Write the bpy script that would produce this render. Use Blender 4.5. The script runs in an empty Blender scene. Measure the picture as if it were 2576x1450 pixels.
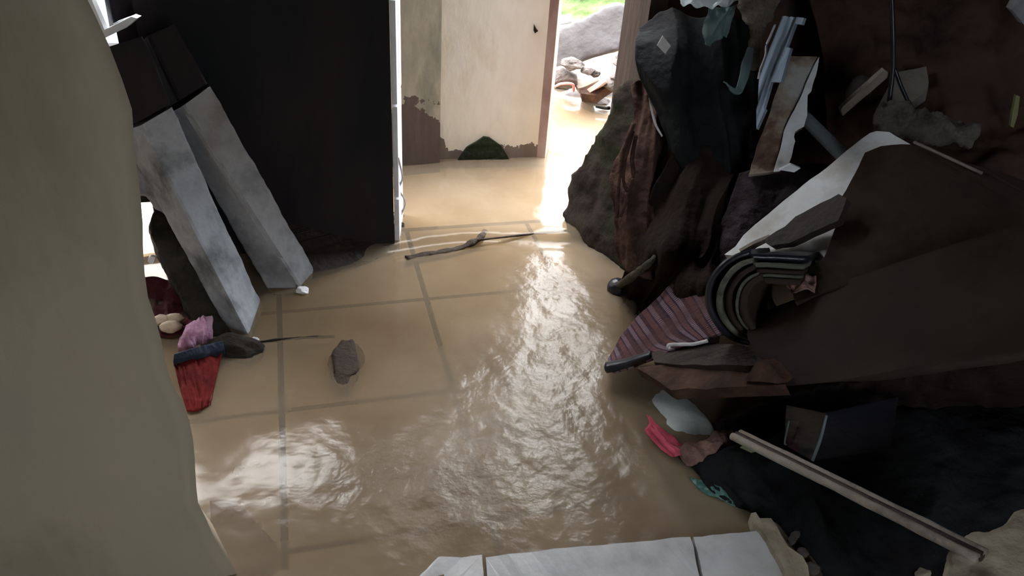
import bpy, bmesh, math, random
from mathutils import Vector, Matrix, noise
from mathutils.geometry import tessellate_polygon
random.seed(7)
S = bpy.context.scene
COL = S.collection

# ---------------------------------------------------------------- camera
FPX, PW, PH = 2000.0, 2576, 1450
H = 1.30                                   # eye height over the water level (z = 0)
up = Vector((226, 3076, 2000)).normalized()          # world up seen in camera axes
fw = (Vector((0, 0, -1)) - up * up.dot(Vector((0, 0, -1)))).normalized()
rt = fw.cross(up)
R = Matrix((rt, fw, up))                   # camera axes -> world axes
CAM = Vector((0, 0, H))
cd = bpy.data.cameras.new('camera'); cam = bpy.data.objects.new('camera', cd); COL.objects.link(cam)
cam.matrix_world = Matrix.Translation(CAM) @ R.to_4x4()
cd.sensor_width = 36; cd.lens = 36 * FPX / PW; cd.clip_start = 0.02
S.camera = cam
# ---------------------------------------------------------------- sky
w = bpy.data.worlds.new('overcast_sky'); S.world = w; w.use_nodes = True
nt = w.node_tree; nt.nodes.clear()
tc = nt.nodes.new('ShaderNodeTexCoord')
vd = nt.nodes.new('ShaderNodeVectorMath'); vd.operation = 'DOT_PRODUCT'
vd.inputs[1].default_value = Vector((-0.28, 0.66, 0.72)).normalized()
nt.links.new(tc.outputs['Generated'], vd.inputs[0])
cr = nt.nodes.new('ShaderNodeValToRGB')
cr.color_ramp.elements[0].position = 0.0; cr.color_ramp.elements[0].color = (.40, .43, .46, 1)
cr.color_ramp.elements[1].position = 1.0; cr.color_ramp.elements[1].color = (1.0, 1.0, 1.0, 1)
e = cr.color_ramp.elements.new(.75); e.color = (.46, .48, .50, 1)
nt.links.new(vd.outputs['Value'], cr.inputs[0])
bg = nt.nodes.new('ShaderNodeBackground'); bg.inputs[1].default_value = 24.0
wo = nt.nodes.new('ShaderNodeOutputWorld')
sz = nt.nodes.new('ShaderNodeSeparateXYZ'); nt.links.new(tc.outputs['Generated'], sz.inputs[0])
zm = nt.nodes.new('ShaderNodeMapRange'); zm.inputs[1].default_value = 0; zm.inputs[2].default_value = 1
zm.inputs[3].default_value = 13.0; zm.inputs[4].default_value = 52.0                # an overcast sky is brightest overhead
nt.links.new(sz.outputs[2], zm.inputs[0]); nt.links.new(zm.outputs[0], bg.inputs[1])
nt.links.new(cr.outputs[0], bg.inputs[0]); nt.links.new(bg.outputs[0], wo.inputs[0])
S.view_settings.view_transform = 'Standard'; S.view_settings.look = 'None'
S.view_settings.gamma = 1; S.view_settings.use_curve_mapping = False
S.view_settings.exposure = -0.05
S.cycles.use_denoising = True
S.cycles.max_bounces = 7; S.cycles.diffuse_bounces = 4; S.cycles.transparent_max_bounces = 12
S.cycles.sample_clamp_indirect = 6

# ---------------------------------------------------------------- placing
def ray(px, py):
    return R @ Vector(((px - PW / 2) / FPX, -(py - PH / 2) / FPX, -1.0))
def W(px, py, F):                          # point of that sight line at ground distance F
    d = ray(px, py); return CAM + d * (F / d.y)
def G(px, py, z=0.0):                      # point of that sight line at height z
    d = ray(px, py); return CAM + d * ((z - H) / d.z)
def V(p): return p if isinstance(p, Vector) else W(*p)
def onplane(px, py, P, n):
    d = ray(px, py); return CAM + d * ((P - CAM).dot(n) / d.dot(n))
def nz(p, s, seed=0):
    return noise.noise(Vector((p.x * s + seed * 7.3, p.y * s - seed * 3.1, p.z * s + seed * 1.7)))
def fbm(p, s, seed=0, o=4):
    return noise.fractal(Vector((p.x * s + seed * 7.3, p.y * s - seed * 3.1, p.z * s + seed * 1.7)), .9, 2.1, o)

# ---------------------------------------------------------------- materials
def mat(name, cols, scale=4, rough=.8, bump=.25, bscale=None, spec=.3, stretch=(1, 1, 1), detail=6, metal=0, sheen=0, lo=.32, hi=.68, trans=0):
    m = bpy.data.materials.new(name); m.use_nodes = True
    t = m.node_tree; b = t.nodes['Principled BSDF']
    co = t.nodes.new('ShaderNodeTexCoord'); mp = t.nodes.new('ShaderNodeMapping')
    mp.inputs['Scale'].default_value = stretch
    t.links.new(co.outputs['Object'], mp.inputs[0])
    n1 = t.nodes.new('ShaderNodeTexNoise'); n1.inputs['Scale'].default_value = scale; n1.inputs['Detail'].default_value = detail
    n1.inputs['Roughness'].default_value = .62
    t.links.new(mp.outputs[0], n1.inputs['Vector'])
    r = t.nodes.new('ShaderNodeValToRGB'); el = r.color_ramp.elements
    k = len(cols)
    el[0].position = lo; el[0].color = (*cols[0], 1); el[1].position = hi; el[1].color = (*cols[-1], 1)
    for i in range(1, k - 1):
        q = el.new(lo + (hi - lo) * i / (k - 1)); q.color = (*cols[i], 1)
    t.links.new(n1.outputs['Fac'], r.inputs[0]); t.links.new(r.outputs[0], b.inputs['Base Color'])
    b.inputs['Roughness'].default_value = rough; b.inputs['Specular IOR Level'].default_value = spec
    b.inputs['Metallic'].default_value = metal
    if trans: b.inputs['Transmission Weight'].default_value = trans
    if bump:
        n2 = t.nodes.new('ShaderNodeTexNoise'); n2.inputs['Scale'].default_value = bscale or scale * 6; n2.inputs['Detail'].default_value = 8
        t.links.new(mp.outputs[0], n2.inputs['Vector'])
        bp = t.nodes.new('ShaderNodeBump'); bp.inputs['Strength'].default_value = bump; bp.inputs['Distance'].default_value = .02
        t.links.new(n2.outputs['Fac'], bp.inputs['Height']); t.links.new(bp.outputs[0], b.inputs['Normal'])
    return m
def nodes_of(m): return m.node_tree, m.node_tree.nodes['Principled BSDF']

# ---------------------------------------------------------------- object helpers
def finish(name, verts, faces, m, parent=None, smooth=True, origin=None):
    vs = [Vector(v) for v in verts]
    if origin is None:
        c = sum(vs, Vector()) / len(vs); c.z = min(v.z for v in vs)
    else: c = origin
    base = parent['_o'] if parent is not None and '_o' in parent else None
    c = Vector(base) if base is not None else c
    me = bpy.data.meshes.new(name); me.from_pydata([v - c for v in vs], [], faces); me.validate()
    bm = bmesh.new(); bm.from_mesh(me); bmesh.ops.recalc_face_normals(bm, faces=bm.faces); bm.to_mesh(me); bm.free()
    if smooth:
        for p in me.polygons: p.use_smooth = True
    me.materials.append(m)
    o = bpy.data.objects.new(name, me); COL.objects.link(o)
    if parent is not None: o.parent = parent; o.location = (0, 0, 0)
    else: o.location = c
    return o
def tag(o, label=None, cat=None, group=None, kind=None):
    if label: o['label'] = label
    if cat: o['category'] = cat
    if group: o['group'] = group
    if kind: o['kind'] = kind
    return o
def root(name, loc, label, cat, group=None, kind=None):
    o = bpy.data.objects.new(name, None); COL.objects.link(o); o.location = loc; o.empty_display_size = .05
    o['_o'] = tuple(loc)
    return tag(o, label, cat, group, kind)
def cr1(a, b, c, d, t):
    return 0.5 * ((2 * b) + (c - a) * t + (2 * a - 5 * b + 4 * c - d) * t * t + (3 * b - a - 3 * c + d) * t ** 3)
def crv(pts, t):
    n = len(pts) - 1; x = min(max(t, 0), 1) * n; i = min(int(x), n - 1); f = x - i
    b, c = pts[i], pts[i + 1]
    a = pts[i - 1] if i > 0 else b * 2 - c
    d = pts[i + 2] if i + 2 <= n else c * 2 - b
    return cr1(a, b, c, d, f)
def surf(name, net, m, nu=60, nv=60, thick=.006, fold=0, fs=(14, 3), wr=0, ws=12, parent=None, seed=0, ragged=0, smooth=True):
    """cloth or sheet through a net of points; fold = pleats running along the columns of the net"""
    rows = [[V(p) for p in r] for r in net]
    P = []
    for j in range(nv + 1):
        v = j / nv
        col = [crv([rows[a][b] for a in range(len(rows))], v) for b in range(len(rows[0]))]
        P.append([crv(col, i / nu) for i in range(nu + 1)])
    N = [[None] * (nu + 1) for _ in range(nv + 1)]
    for j in range(nv + 1):
        for i in range(nu + 1):
            du = P[j][min(i + 1, nu)] - P[j][max(i - 1, 0)]; dv = P[min(j + 1, nv)][i] - P[max(j - 1, 0)][i]
            n = du.cross(dv)
            if n.length < 1e-9: n = Vector((0, -1, .3))
            n.normalize()
            if n.dot(CAM - P[j][i]) < 0: n = -n
            N[j][i] = n
    A = []; B = []
    for j in range(nv + 1):
        for i in range(nu + 1):
            p = P[j][i]; u = i / nu; v = j / nv; d = 0
            if fold:
                q = Vector((u * fs[0] + .5 * noise.noise(Vector((u * 2, v * 2, seed))), v * fs[1], seed * 3.7))
                d += fold * (1 - 2 * abs(noise.noise(q))) + fold * .5 * noise.noise(q * 2.3)
            if wr: d += wr * fbm(p, ws, seed)
            e = Vector()
            if ragged and (i in (0, nu) or j in (0, nv)):
                e = Vector((nz(p, 40, seed), nz(p, 40, seed + 1), nz(p, 40, seed + 2))) * ragged
            A.append(p + N[j][i] * d + e); B.append(p + N[j][i] * (d - thick) + e)
    k = len(A); f = []; w1 = nu + 1
    for j in range(nv):
        for i in range(nu):
            a = j * w1 + i
            f.append((a, a + 1, a + w1 + 1, a + w1)); f.append((k + a, k + a + w1, k + a + w1 + 1, k + a + 1))
    for i in range(nu):
        f.append((i, k + i, k + i + 1, i + 1)); a = nv * w1 + i; f.append((a, a + 1, k + a + 1, k + a))
    for j in range(nv):
        a = j * w1; f.append((a, a + w1, k + a + w1, k + a)); a = j * w1 + nu; f.append((a, k + a, k + a + w1, a + w1))
    return finish(name, A + B, f, m, parent, smooth)
def jag(pts, step, amp, seed):
    out = []
    for i in range(len(pts)):
        a, b = pts[i], pts[(i + 1) % len(pts)]
        k = max(1, int((b - a).length / step))
        for j in range(k):
            p = a.lerp(b, j / k)
            out.append(p + Vector((nz(p, 23, seed), nz(p, 23, seed + 5), nz(p, 23, seed + 9))) * amp * (1 if j else .4))
    return out
def slab(name, outline, m, thick, anchors=None, F=None, amp=.004, step=.02, parent=None, seed=0, back=None, rough=0):
    """flat thick piece: outline pixels cast on the plane of three anchor points, thickness away from the eye"""
    if anchors:
        a = [V(p) for p in anchors]; n = (a[1] - a[0]).cross(a[2] - a[0]).normalized(); P0 = a[0]
        pts = [onplane(x, y, P0, n) for x, y in outline]
    else:
        pts = [V(p) if len(p) == 3 else W(p[0], p[1], F) for p in outline]
        n = Vector()
        for i in range(len(pts)): n += (pts[i] - pts[0]).cross(pts[(i + 1) % len(pts)] - pts[0])
        n.normalize()
    if n.dot(CAM - pts[0]) < 0: n = -n
    pts = jag(pts, step, amp, seed)
    tri = tessellate_polygon([pts]); k = len(pts)
    off = back if back is not None else -n * thick
    B = [p + off for p in pts]
    f = [tuple(t) for t in tri] + [tuple(k + q for q in reversed(t)) for t in tri]
    f += [(i, (i + 1) % k, k + (i + 1) % k, k + i) for i in range(k)]
    return finish(name, pts + B, f, m, parent, smooth=False)
def tube(name, pts, r, m, parent=None, seg=10, n=None, seed=0, wob=0, square=False, r2=None, flat=1):
    P = [V(p) for p in pts]; n = n or max(2, (len(P) - 1) * 8)
    C = [crv(P, i / n) for i in range(n + 1)] if len(P) > 2 else [P[0].lerp(P[1], i / n) for i in range(n + 1)]
    vs = []; fs = []; ref = Vector((0, 0, 1))
    for i, c in enumerate(C):
        d = (C[min(i + 1, n)] - C[max(i - 1, 0)]).normalized()
        x = d.cross(ref)
        if x.length < .1: x = d.cross(Vector((1, 0, 0)))
        x.normalize(); y = x.cross(d)
        rr = r + ((r2 if r2 is not None else r) - r) * i / n
        for s in range(seg):
            a = 2 * math.pi * s / seg + (math.pi / 4 if square else 0)
            q = c + (x * math.cos(a) + y * math.sin(a) * flat) * rr
            if wob: q += (q - c).normalized() * wob * fbm(q, 25, seed)
            vs.append(q)
    for i in range(n):
        for s in range(seg):
            a = i * seg + s; b = i * seg + (s + 1) % seg
            fs.append((a, b, b + seg, a + seg))
    fs.append(tuple(range(seg))[::-1]); fs.append(tuple(n * seg + s for s in range(seg)))
    return finish(name, vs, fs, m, parent, smooth=not square)
def rock(name, c, size, m, seed=0, sub=4, amp=.35, freq=1.6, parent=None, rot=0, cut=0, fine=.06):
    c = V(c); bm = bmesh.new(); bmesh.ops.create_icosphere(bm, subdivisions=sub, radius=1)
    rm = Matrix.Rotation(rot, 3, 'Z'); vs = []
    for v in bm.verts:
        p = v.co.normalized()
        d = 1 + amp * noise.noise(p * freq + Vector((seed * 5.1, seed, 0))) + fine * noise.fractal(p * 5 + Vector((seed, 0, 3)), .8, 2, 4)
        q = p * d
        if cut:
            for k in range(7):
                rr = random.Random(seed * 31 + k); nn = Vector((rr.uniform(-1, 1), rr.uniform(-1, 1), rr.uniform(-1, 1))).normalized()
                s = q.dot(nn) - cut
                if s > 0: q -= nn * s * .9
        vs.append(c + rm @ Vector((q.x * size[0], q.y * size[1], q.z * size[2])))
    fs = [tuple(v.index for v in f.verts) for f in bm.faces]; bm.free()
    return finish(name, vs, fs, m, parent, smooth=not cut)
def chunk(name, outline, F, thick, m, seed=0, vox=.014, amp=.02, freq=9, parent=None, anchors=None, back=None, ridge=0):
    """broken lump: thick slab, remeshed and roughened all over"""
    o = slab('tmp', outline, m, thick, anchors=anchors, F=F, amp=amp * .6, seed=seed, back=back)
    md = o.modifiers.new('r', 'REMESH'); md.mode = 'VOXEL'; md.voxel_size = vox
    sm = o.modifiers.new('s', 'SMOOTH'); sm.iterations = 3
    me = bpy.data.meshes.new_from_object(o.evaluated_get(bpy.context.evaluated_depsgraph_get()))
    vs = []
    for v in me.vertices:
        p = v.co + o.location
        vs.append(p + v.normal * (amp * fbm(p, freq, seed) + ridge * (1 - 2 * abs(nz(p, freq * .8, seed + 4)))))
    fs = [tuple(p.vertices) for p in me.polygons]
    bpy.data.objects.remove(o)
    return finish(name, vs, fs, m, parent, True)
def boxes(name, bl, m, parent=None):
    vs = []; fs = []
    for lo, hi in bl:
        k = len(vs)
        vs += [Vector((x, y, z)) for x in (lo[0], hi[0]) for y in (lo[1], hi[1]) for z in (lo[2], hi[2])]
        fs += [tuple(k + q for q in f) for f in ((0, 1, 3, 2), (4, 6, 7, 5), (0, 4, 5, 1), (2, 3, 7, 6), (0, 2, 6, 4), (1, 5, 7, 3))]
    return finish(name, vs, fs, m, parent, smooth=False)
def struct(o): o['kind'] = 'structure'; return o
# ---------------------------------------------------------------- palette
M = {}
M['plaster'] = mat('grey_beige_plaster', [(.20, .175, .12), (.33, .28, .21), (.27, .265, .20)], 2.2, .9, .12, 30, stretch=(1, 1, .35))
M['dark_wall'] = mat('dark_shaded_wall', [(.02, .018, .022), (.045, .036, .04), (.028, .03, .032)], 3, .85, .35, 14, stretch=(1, 1, .3))  # shade of the backlit wall and post tops put into the colour
M['brown_wall'] = mat('dark_rust_brown_wall', [(.018, .012, .014), (.075, .042, .030), (.032, .024, .032)], 3.2, .9, .4, 20)
M['concrete'] = mat('grey_concrete', [(.15, .145, .15), (.40, .40, .42), (.24, .22, .22)], 4, .85, .4, 26)
M['concrete_blue'] = mat('blue_grey_concrete', [(.13, .14, .15), (.42, .44, .48), (.26, .27, .29)], 6, .8, .35, 30)
M['white_paint'] = mat('white_paint', [(.62, .63, .65), (.80, .81, .83)], 5, .6, .1)
M['white_frame'] = mat('white_window_frame', [(.85, .86, .88), (.92, .93, .95)], 5, .4, .05)
M['dark_stone'] = mat('dark_stone', [(.016, .014, .012), (.06, .05, .04)], 9, .7, .5)
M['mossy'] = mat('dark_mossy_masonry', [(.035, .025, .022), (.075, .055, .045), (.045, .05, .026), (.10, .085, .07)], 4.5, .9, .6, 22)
M['rust_brown'] = mat('rusty_brown', [(.05, .022, .014), (.16, .075, .045), (.26, .16, .11)], 9, .85, .4)
M['pale_board'] = mat('pale_stained_board', [(.34, .25, .19), (.62, .52, .43), (.72, .63, .54)], 4, .8, .3, 18)
M['yard_slab'] = mat('weathered_concrete_slab', [(.26, .235, .24), (.38, .35, .36), (.44, .40, .39)], 4, .9, .45, 20)
M['rubble'] = mat('grey_brown_rubble', [(.14, .11, .10), (.30, .25, .23), (.46, .42, .40)], 8, .9, .5)
M['green'] = mat('mossy_green_bank', [(.05, .075, .02), (.14, .24, .055), (.24, .30, .11), (.30, .30, .22)], 5, .95, .9, 14)
M['grey_green'] = mat('dull_grey_earth', [(.10, .12, .13), (.22, .25, .27)], 3, .95, .6)
M['tile'] = mat('grey_white_floor_tile', [(.40, .40, .40), (.60, .61, .62), (.50, .47, .45)], 5, .35, .15, 20)
M['tarp'] = mat('black_cloth', [(.010, .010, .013), (.024, .027, .028), (.014, .011, .014)], 5, .75, .35, 60)
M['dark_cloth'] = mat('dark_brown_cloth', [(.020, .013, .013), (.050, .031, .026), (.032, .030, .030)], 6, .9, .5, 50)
M['brown_cloth'] = mat('russet_cloth', [(.055, .028, .022), (.15, .085, .068), (.09, .048, .04)], 10, .9, .4, 60)
M['brown_sheet'] = mat('dark_brown_floor_sheet', [(.030, .022, .020), (.062, .045, .036), (.052, .034, .034)], 4, .75, .25, 30)
M['brown_board'] = mat('dark_reddish_brown_board', [(.022, .014, .013), (.052, .034, .026), (.032, .020, .024)], 4, .8, .3, 24)
M['white_board'] = mat('dirty_white_board', [(.55, .52, .48), (.78, .80, .82), (.68, .68, .67)], 6, .75, .2, 40)
M['olive_layer'] = mat('olive_grey_sheet', [(.08, .085, .065), (.24, .24, .19)], 9, .8, .3, 40, stretch=(1, 1, 4))
M['black_rubber'] = mat('black_rubber', [(.008, .008, .012), (.02, .022, .034)], 8, .35, .1, spec=.5)
M['blue_board'] = mat('blue_grey_painted_board', [(.10, .135, .18), (.20, .255, .33), (.15, .19, .23)], 5, .7, .25)
M['grey_pipe'] = mat('dull_grey_pipe', [(.12, .15, .17), (.20, .235, .25)], 6, .5, .1)
M['wood_pale'] = mat('weathered_pale_wood', [(.14, .115, .09), (.32, .27, .225), (.40, .35, .30)], 9, .85, .4, stretch=(1, 1, 1))
M['wood_dark'] = mat('dark_wet_wood', [(.022, .015, .014), (.065, .042, .034)], 8, .6, .4, stretch=(1, 1, 1))
M['fibre'] = mat('torn_fibre', [(.05, .04, .032), (.20, .165, .125), (.32, .28, .22)], 16, .95, .9, 60)
M['white_cord'] = mat('dirty_white_cord', [(.42, .40, .40), (.62, .60, .60)], 20, .7, .2)
M['pink'] = mat('magenta_cloth', [(.16, .05, .09), (.52, .27, .40), (.70, .45, .58)], 14, .8, .4, 60)
M['maroon'] = mat('maroon_cloth', [(.030, .007, .012), (.10, .022, .03)], 8, .9, .4, 60)
M['red'] = mat('red_cloth', [(.12, .012, .016), (.30, .035, .03)], 8, .8, .4, 60)
M['hot_red'] = mat('crimson_cloth', [(.38, .04, .08), (.62, .10, .15)], 12, .8, .4, 60)
M['flesh'] = mat('faded_pinkish_cloth', [(.10, .055, .045), (.26, .15, .125), (.34, .2, .17)], 12, .85, .5, 60)
M['navy'] = mat('navy_cloth', [(.012, .018, .035), (.035, .05, .085)], 8, .8, .3, 60)
M['stone_beige'] = mat('beige_stone', [(.30, .22, .15), (.62, .48, .36)], 6, .7, .3)
M['earth'] = mat('pale_broken_mortar', [(.22, .18, .125), (.42, .36, .27), (.34, .30, .23)], 7, .95, .9, 18)
M['pink_wood'] = mat('faded_pink_paint', [(.34, .20, .165), (.62, .42, .36), (.72, .55, .49)], 5, .7, .3, 24, stretch=(1, 1, .4))
M['teal'] = mat('teal_plastic', [(.03, .10, .09), (.10, .22, .19)], 10, .4, .4, 50, spec=.5)
M['grey_sheet'] = mat('pale_grey_plastic_sheet', [(.38, .42, .41), (.60, .64, .62)], 6, .6, .2)
M['leaf'] = mat('olive_leaf', [(.16, .17, .10), (.26, .27, .17)], 10, .6, .2)
M['label'] = mat('grey_white_label', [(.50, .47, .46), (.62, .6, .6)], 12, .7, .1)
M['sunk'] = mat('wet_brown_silt', [(.022, .013, .008), (.05, .031, .020)], 12, .8, .4)
M['mortar_dark'] = mat('dark_mortar', [(.03, .028, .03), (.08, .07, .07)], 10, .9, .3)

def dim(k, f):
    for n in M[k].node_tree.nodes:
        if n.type == 'VALTORGB':
            for e in n.color_ramp.elements: e.color = [c * f for c in e.color[:3]] + [1]
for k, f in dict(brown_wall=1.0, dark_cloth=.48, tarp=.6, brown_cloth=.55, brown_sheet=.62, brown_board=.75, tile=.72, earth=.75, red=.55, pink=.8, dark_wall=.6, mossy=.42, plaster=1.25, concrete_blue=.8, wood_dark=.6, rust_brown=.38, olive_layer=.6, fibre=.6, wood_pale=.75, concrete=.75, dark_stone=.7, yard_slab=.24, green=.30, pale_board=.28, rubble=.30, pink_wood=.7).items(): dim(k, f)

for k in ('dark_cloth', 'tarp', 'brown_cloth', 'brown_sheet', 'brown_board', 'mossy', 'brown_wall', 'dark_wall', 'dark_stone', 'plaster', 'maroon', 'red'): nodes_of(M[k])[1].inputs['Specular IOR Level'].default_value = .08

def plastic(name, col, rough, trans, alpha_mix):
    m = bpy.data.materials.new(name); m.use_nodes = True; t, b = nodes_of(m)
    b.inputs['Base Color'].default_value = (*col, 1); b.inputs['Roughness'].default_value = rough
    b.inputs['Specular IOR Level'].default_value = .8
    tr = t.nodes.new('ShaderNodeBsdfTransparent'); tl = t.nodes.new('ShaderNodeBsdfTranslucent'); tl.inputs[0].default_value = (*col, 1)
    mx = t.nodes.new('ShaderNodeMixShader'); mx.inputs[0].default_value = trans
    t.links.new(b.outputs[0], mx.inputs[1]); t.links.new(tl.outputs[0], mx.inputs[2])
    m2 = t.nodes.new('ShaderNodeMixShader'); m2.inputs[0].default_value = alpha_mix
    t.links.new(mx.outputs[0], m2.inputs[1]); t.links.new(tr.outputs[0], m2.inputs[2])
    t.links.new(m2.outputs[0], t.nodes['Material Output'].inputs[0])
    return m
M['clear_plastic'] = plastic('milky_clear_plastic', (.80, .88, .90), .15, .55, .15)
M['thin_green'] = plastic('sea_green_thin_cloth', (.16, .24, .235), .5, .4, .02)
M['dark_plastic'] = plastic('smoky_dark_plastic', (.015, .017, .026), .12, .1, .45)

# plaster of the yard wall: cream paint over brown render, flaking towards the ground and the corners
def peeled(name, paint, under, bias, scale=5, zfall=1.9, zoff=.18, edge=False):
    m = mat(name, paint, 3.2, .85, .25, 20, stretch=(1, 1, .45)); t, b = nodes_of(m)
    src = b.inputs['Base Color'].links[0].from_socket
    tc = t.nodes.new('ShaderNodeTexCoord'); sx = t.nodes.new('ShaderNodeSeparateXYZ'); t.links.new(tc.outputs['Object'], sx.inputs[0])
    n = t.nodes.new('ShaderNodeTexNoise'); n.inputs['Scale'].default_value = scale; n.inputs['Detail'].default_value = 9; n.inputs['Roughness'].default_value = .6
    t.links.new(tc.outputs['Object'], n.inputs['Vector'])
    def mth(op, a, bb):
        q = t.nodes.new('ShaderNodeMath'); q.operation = op
        for i, x in enumerate((a, bb)):
            if isinstance(x, (int, float)): q.inputs[i].default_value = x
            else: t.links.new(x, q.inputs[i])
        return q.outputs[0]
    zz = mth('MULTIPLY', mth('SUBTRACT', sx.outputs[2], zoff), -zfall)
    k = mth('ADD', mth('ADD', n.outputs['Fac'], zz), bias)
    if edge:
        le = mth('MULTIPLY', mth('MAXIMUM', mth('SUBTRACT', mth('MULTIPLY', sx.outputs[0], -1), .155), 0), 9)
        k = mth('ADD', k, mth('MULTIPLY', le, mth('MAXIMUM', mth('SUBTRACT', .62, sx.outputs[2]), 0)))
    st = mth('GREATER_THAN', k, .5)
    n3 = t.nodes.new('ShaderNodeTexNoise'); n3.inputs['Scale'].default_value = 9
    r = t.nodes.new('ShaderNodeValToRGB'); r.color_ramp.elements[0].color = (*under[0], 1); r.color_ramp.elements[1].color = (*under[1], 1)
    t.links.new(n3.outputs['Fac'], r.inputs[0])
    mx = t.nodes.new('ShaderNodeMix'); mx.data_type = 'RGBA'
    t.links.new(st, mx.inputs[0]); t.links.new(src, mx.inputs[6]); t.links.new(r.outputs[0], mx.inputs[7])
    t.links.new(mx.outputs[2], b.inputs['Base Color'])
    return m
M['cream'] = peeled('cream_flaking_plaster', [(.74, .65, .50), (.90, .85, .74), (.84, .77, .65), (.80, .78, .72)], [(.14, .11, .09), (.24, .20, .17)], -.15, edge=True)
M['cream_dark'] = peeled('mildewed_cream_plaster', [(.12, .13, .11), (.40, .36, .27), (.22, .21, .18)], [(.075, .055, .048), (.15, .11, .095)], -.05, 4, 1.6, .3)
def planky(name, cols, marks, scale):                 # peeling board: brown stain over a pale ground
    return mat(name, cols, scale, .85, .3, 20, stretch=(1, 1, 1), lo=.40, hi=.60)
M['peel_board'] = planky('stained_peeling_board', [(.075, .04, .028), (.17, .10, .07), (.40, .32, .24), (.55, .53, .50)], None, 4.0)
dim('peel_board', .75)

# striped woven mat
def striped():
    m = mat('striped_woven_cloth', [(.12, .05, .06), (.26, .13, .12)], 10, .9, .3, 120); t, b = nodes_of(m)
    u = t.nodes.new('ShaderNodeAttribute'); u.attribute_name = 'weave'
    sx = t.nodes.new('ShaderNodeSeparateXYZ'); t.links.new(u.outputs['Vector'], sx.inputs[0])
    def wave(sock, mul, lo, hi):
        a = t.nodes.new('ShaderNodeMath'); a.operation = 'MULTIPLY'; a.inputs[1].default_value = mul; t.links.new(sock, a.inputs[0])
        s = t.nodes.new('ShaderNodeMath'); s.operation = 'SINE'; t.links.new(a.outputs[0], s.inputs[0])
        r = t.nodes.new('ShaderNodeMapRange'); r.inputs[1].default_value = lo; r.inputs[2].default_value = hi; t.links.new(s.outputs[0], r.inputs[0])
        return r.outputs[0]
    r = t.nodes.new('ShaderNodeValToRGB'); r.color_ramp.interpolation = 'CONSTANT'; el = r.color_ramp.elements
    seq = [(0, (.42, .30, .36)), (.10, (.06, .03, .07)), (.14, (.36, .16, .15)), (.26, (.05, .025, .06)), (.30, (.46, .34, .40)), (.42, (.11, .045, .05)), (.52, (.30, .12, .10)), (.66, (.055, .03, .065)), (.70, (.40, .26, .30)), (.82, (.16, .07, .07)), (.94, (.05, .03, .06))]
    el[0].position = 0; el[0].color = (*seq[0][1], 1); el[1].position = seq[-1][0]; el[1].color = (*seq[-1][1], 1)
    for p, c in seq[1:-1]:
        q = el.new(p); q.color = (*c, 1)
    a = t.nodes.new('ShaderNodeMath'); a.operation = 'MULTIPLY'; a.inputs[1].default_value = 4.2; t.links.new(sx.outputs[1], a.inputs[0])
    fr = t.nodes.new('ShaderNodeMath'); fr.operation = 'FRACT'; t.links.new(a.outputs[0], fr.inputs[0]); t.links.new(fr.outputs[0], r.inputs[0])
    weft = wave(sx.outputs[0], 260, -1.0, .4); band = wave(sx.outputs[0], 9, -1.6, .2)
    m1 = t.nodes.new('ShaderNodeMix'); m1.data_type = 'RGBA'; m1.inputs[6].default_value = (.05, .025, .04, 1)
    t.links.new(weft, m1.inputs[0]); t.links.new(r.outputs[0], m1.inputs[7])
    m2 = t.nodes.new('ShaderNodeMix'); m2.data_type = 'RGBA'; m2.inputs[6].default_value = (.07, .03, .03, 1)
    t.links.new(band, m2.inputs[0]); t.links.new(m1.outputs[2], m2.inputs[7])
    t.links.new(m2.outputs[2], b.inputs['Base Color'])
    return m
M['striped'] = striped(); dim('striped', .5)
def weave_uv(o, nu, nv):
    at = o.data.attributes.new('weave', 'FLOAT_VECTOR', 'POINT'); k = (nu + 1) * (nv + 1)
    for i in range(2 * k):
        j = i % k; at.data[i].vector = ((j % (nu + 1)) / nu, (j // (nu + 1)) / nv, 0)

# ---------------------------------------------------------------- house axes
J = Vector((-.386, 2.196, 0)); e1 = Vector((.9596, .2813, 0)); e2 = Vector((-.2813, .9596, 0))
def L(a, b, z=0): return J + e1 * a + e2 * b + Vector((0, 0, z))      # a along the door wall, b through it
def lbox(name, bl, m, parent=None, skew=0):
    vs = []; fs = []
    for lo, hi in bl:
        k = len(vs)
        vs += [L(x + skew * y, y, z) for x in (lo[0], hi[0]) for y in (lo[1], hi[1]) for z in (lo[2], hi[2])]
        fs += [tuple(k + q for q in f) for f in ((0, 1, 3, 2), (4, 6, 7, 5), (0, 4, 5, 1), (2, 3, 7, 6), (0, 2, 6, 4), (1, 5, 7, 3))]
    return finish(name, vs, fs, m, parent, smooth=False)

# floor of the room and the yard: tiles with sunk joints
def tiles(name, a0, a1, b0, b1, z, m, joint=.008):
    T = .42; O = G(707, 857); bl = []
    o = L(0, 0) - J
    ax = (G(718, 1300) - G(705, 780)).normalized(); ay = Vector((-ax.y, ax.x, 0))
    if ay.x < 0: ay = -ay
    base = G(706, 1017); vs = []; fs = []
    for i in range(a0, a1):
        for j in range(b0, b1):
            if (base + ay * (i + .5) * T + ax * (j + .5) * T - J).dot(e2) > .25: continue
            k = len(vs)
            for zz in (z - .02, z):
                for di, dj in ((0, 0), (1, 0), (1, 1), (0, 1)):
                    p = base + ay * (i + di) * T + ax * (j + dj) * T
                    p += ay * (joint if di == 0 else -joint) + ax * (joint if dj == 0 else -joint); p.z = zz; vs.append(p)
            fs += [(k + 4, k + 5, k + 6, k + 7), (k, k + 3, k + 2, k + 1), (k, k + 1, k + 5, k + 4), (k + 1, k + 2, k + 6, k + 5), (k + 2, k + 3, k + 7, k + 6), (k + 3, k, k + 4, k + 7)]
    return finish(name, vs, fs, m, None, smooth=False)
M['room_tile'] = mat('worn_floor_tile', [(.34, .29, .23), (.50, .44, .36)], 3, .5, .1)
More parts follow.
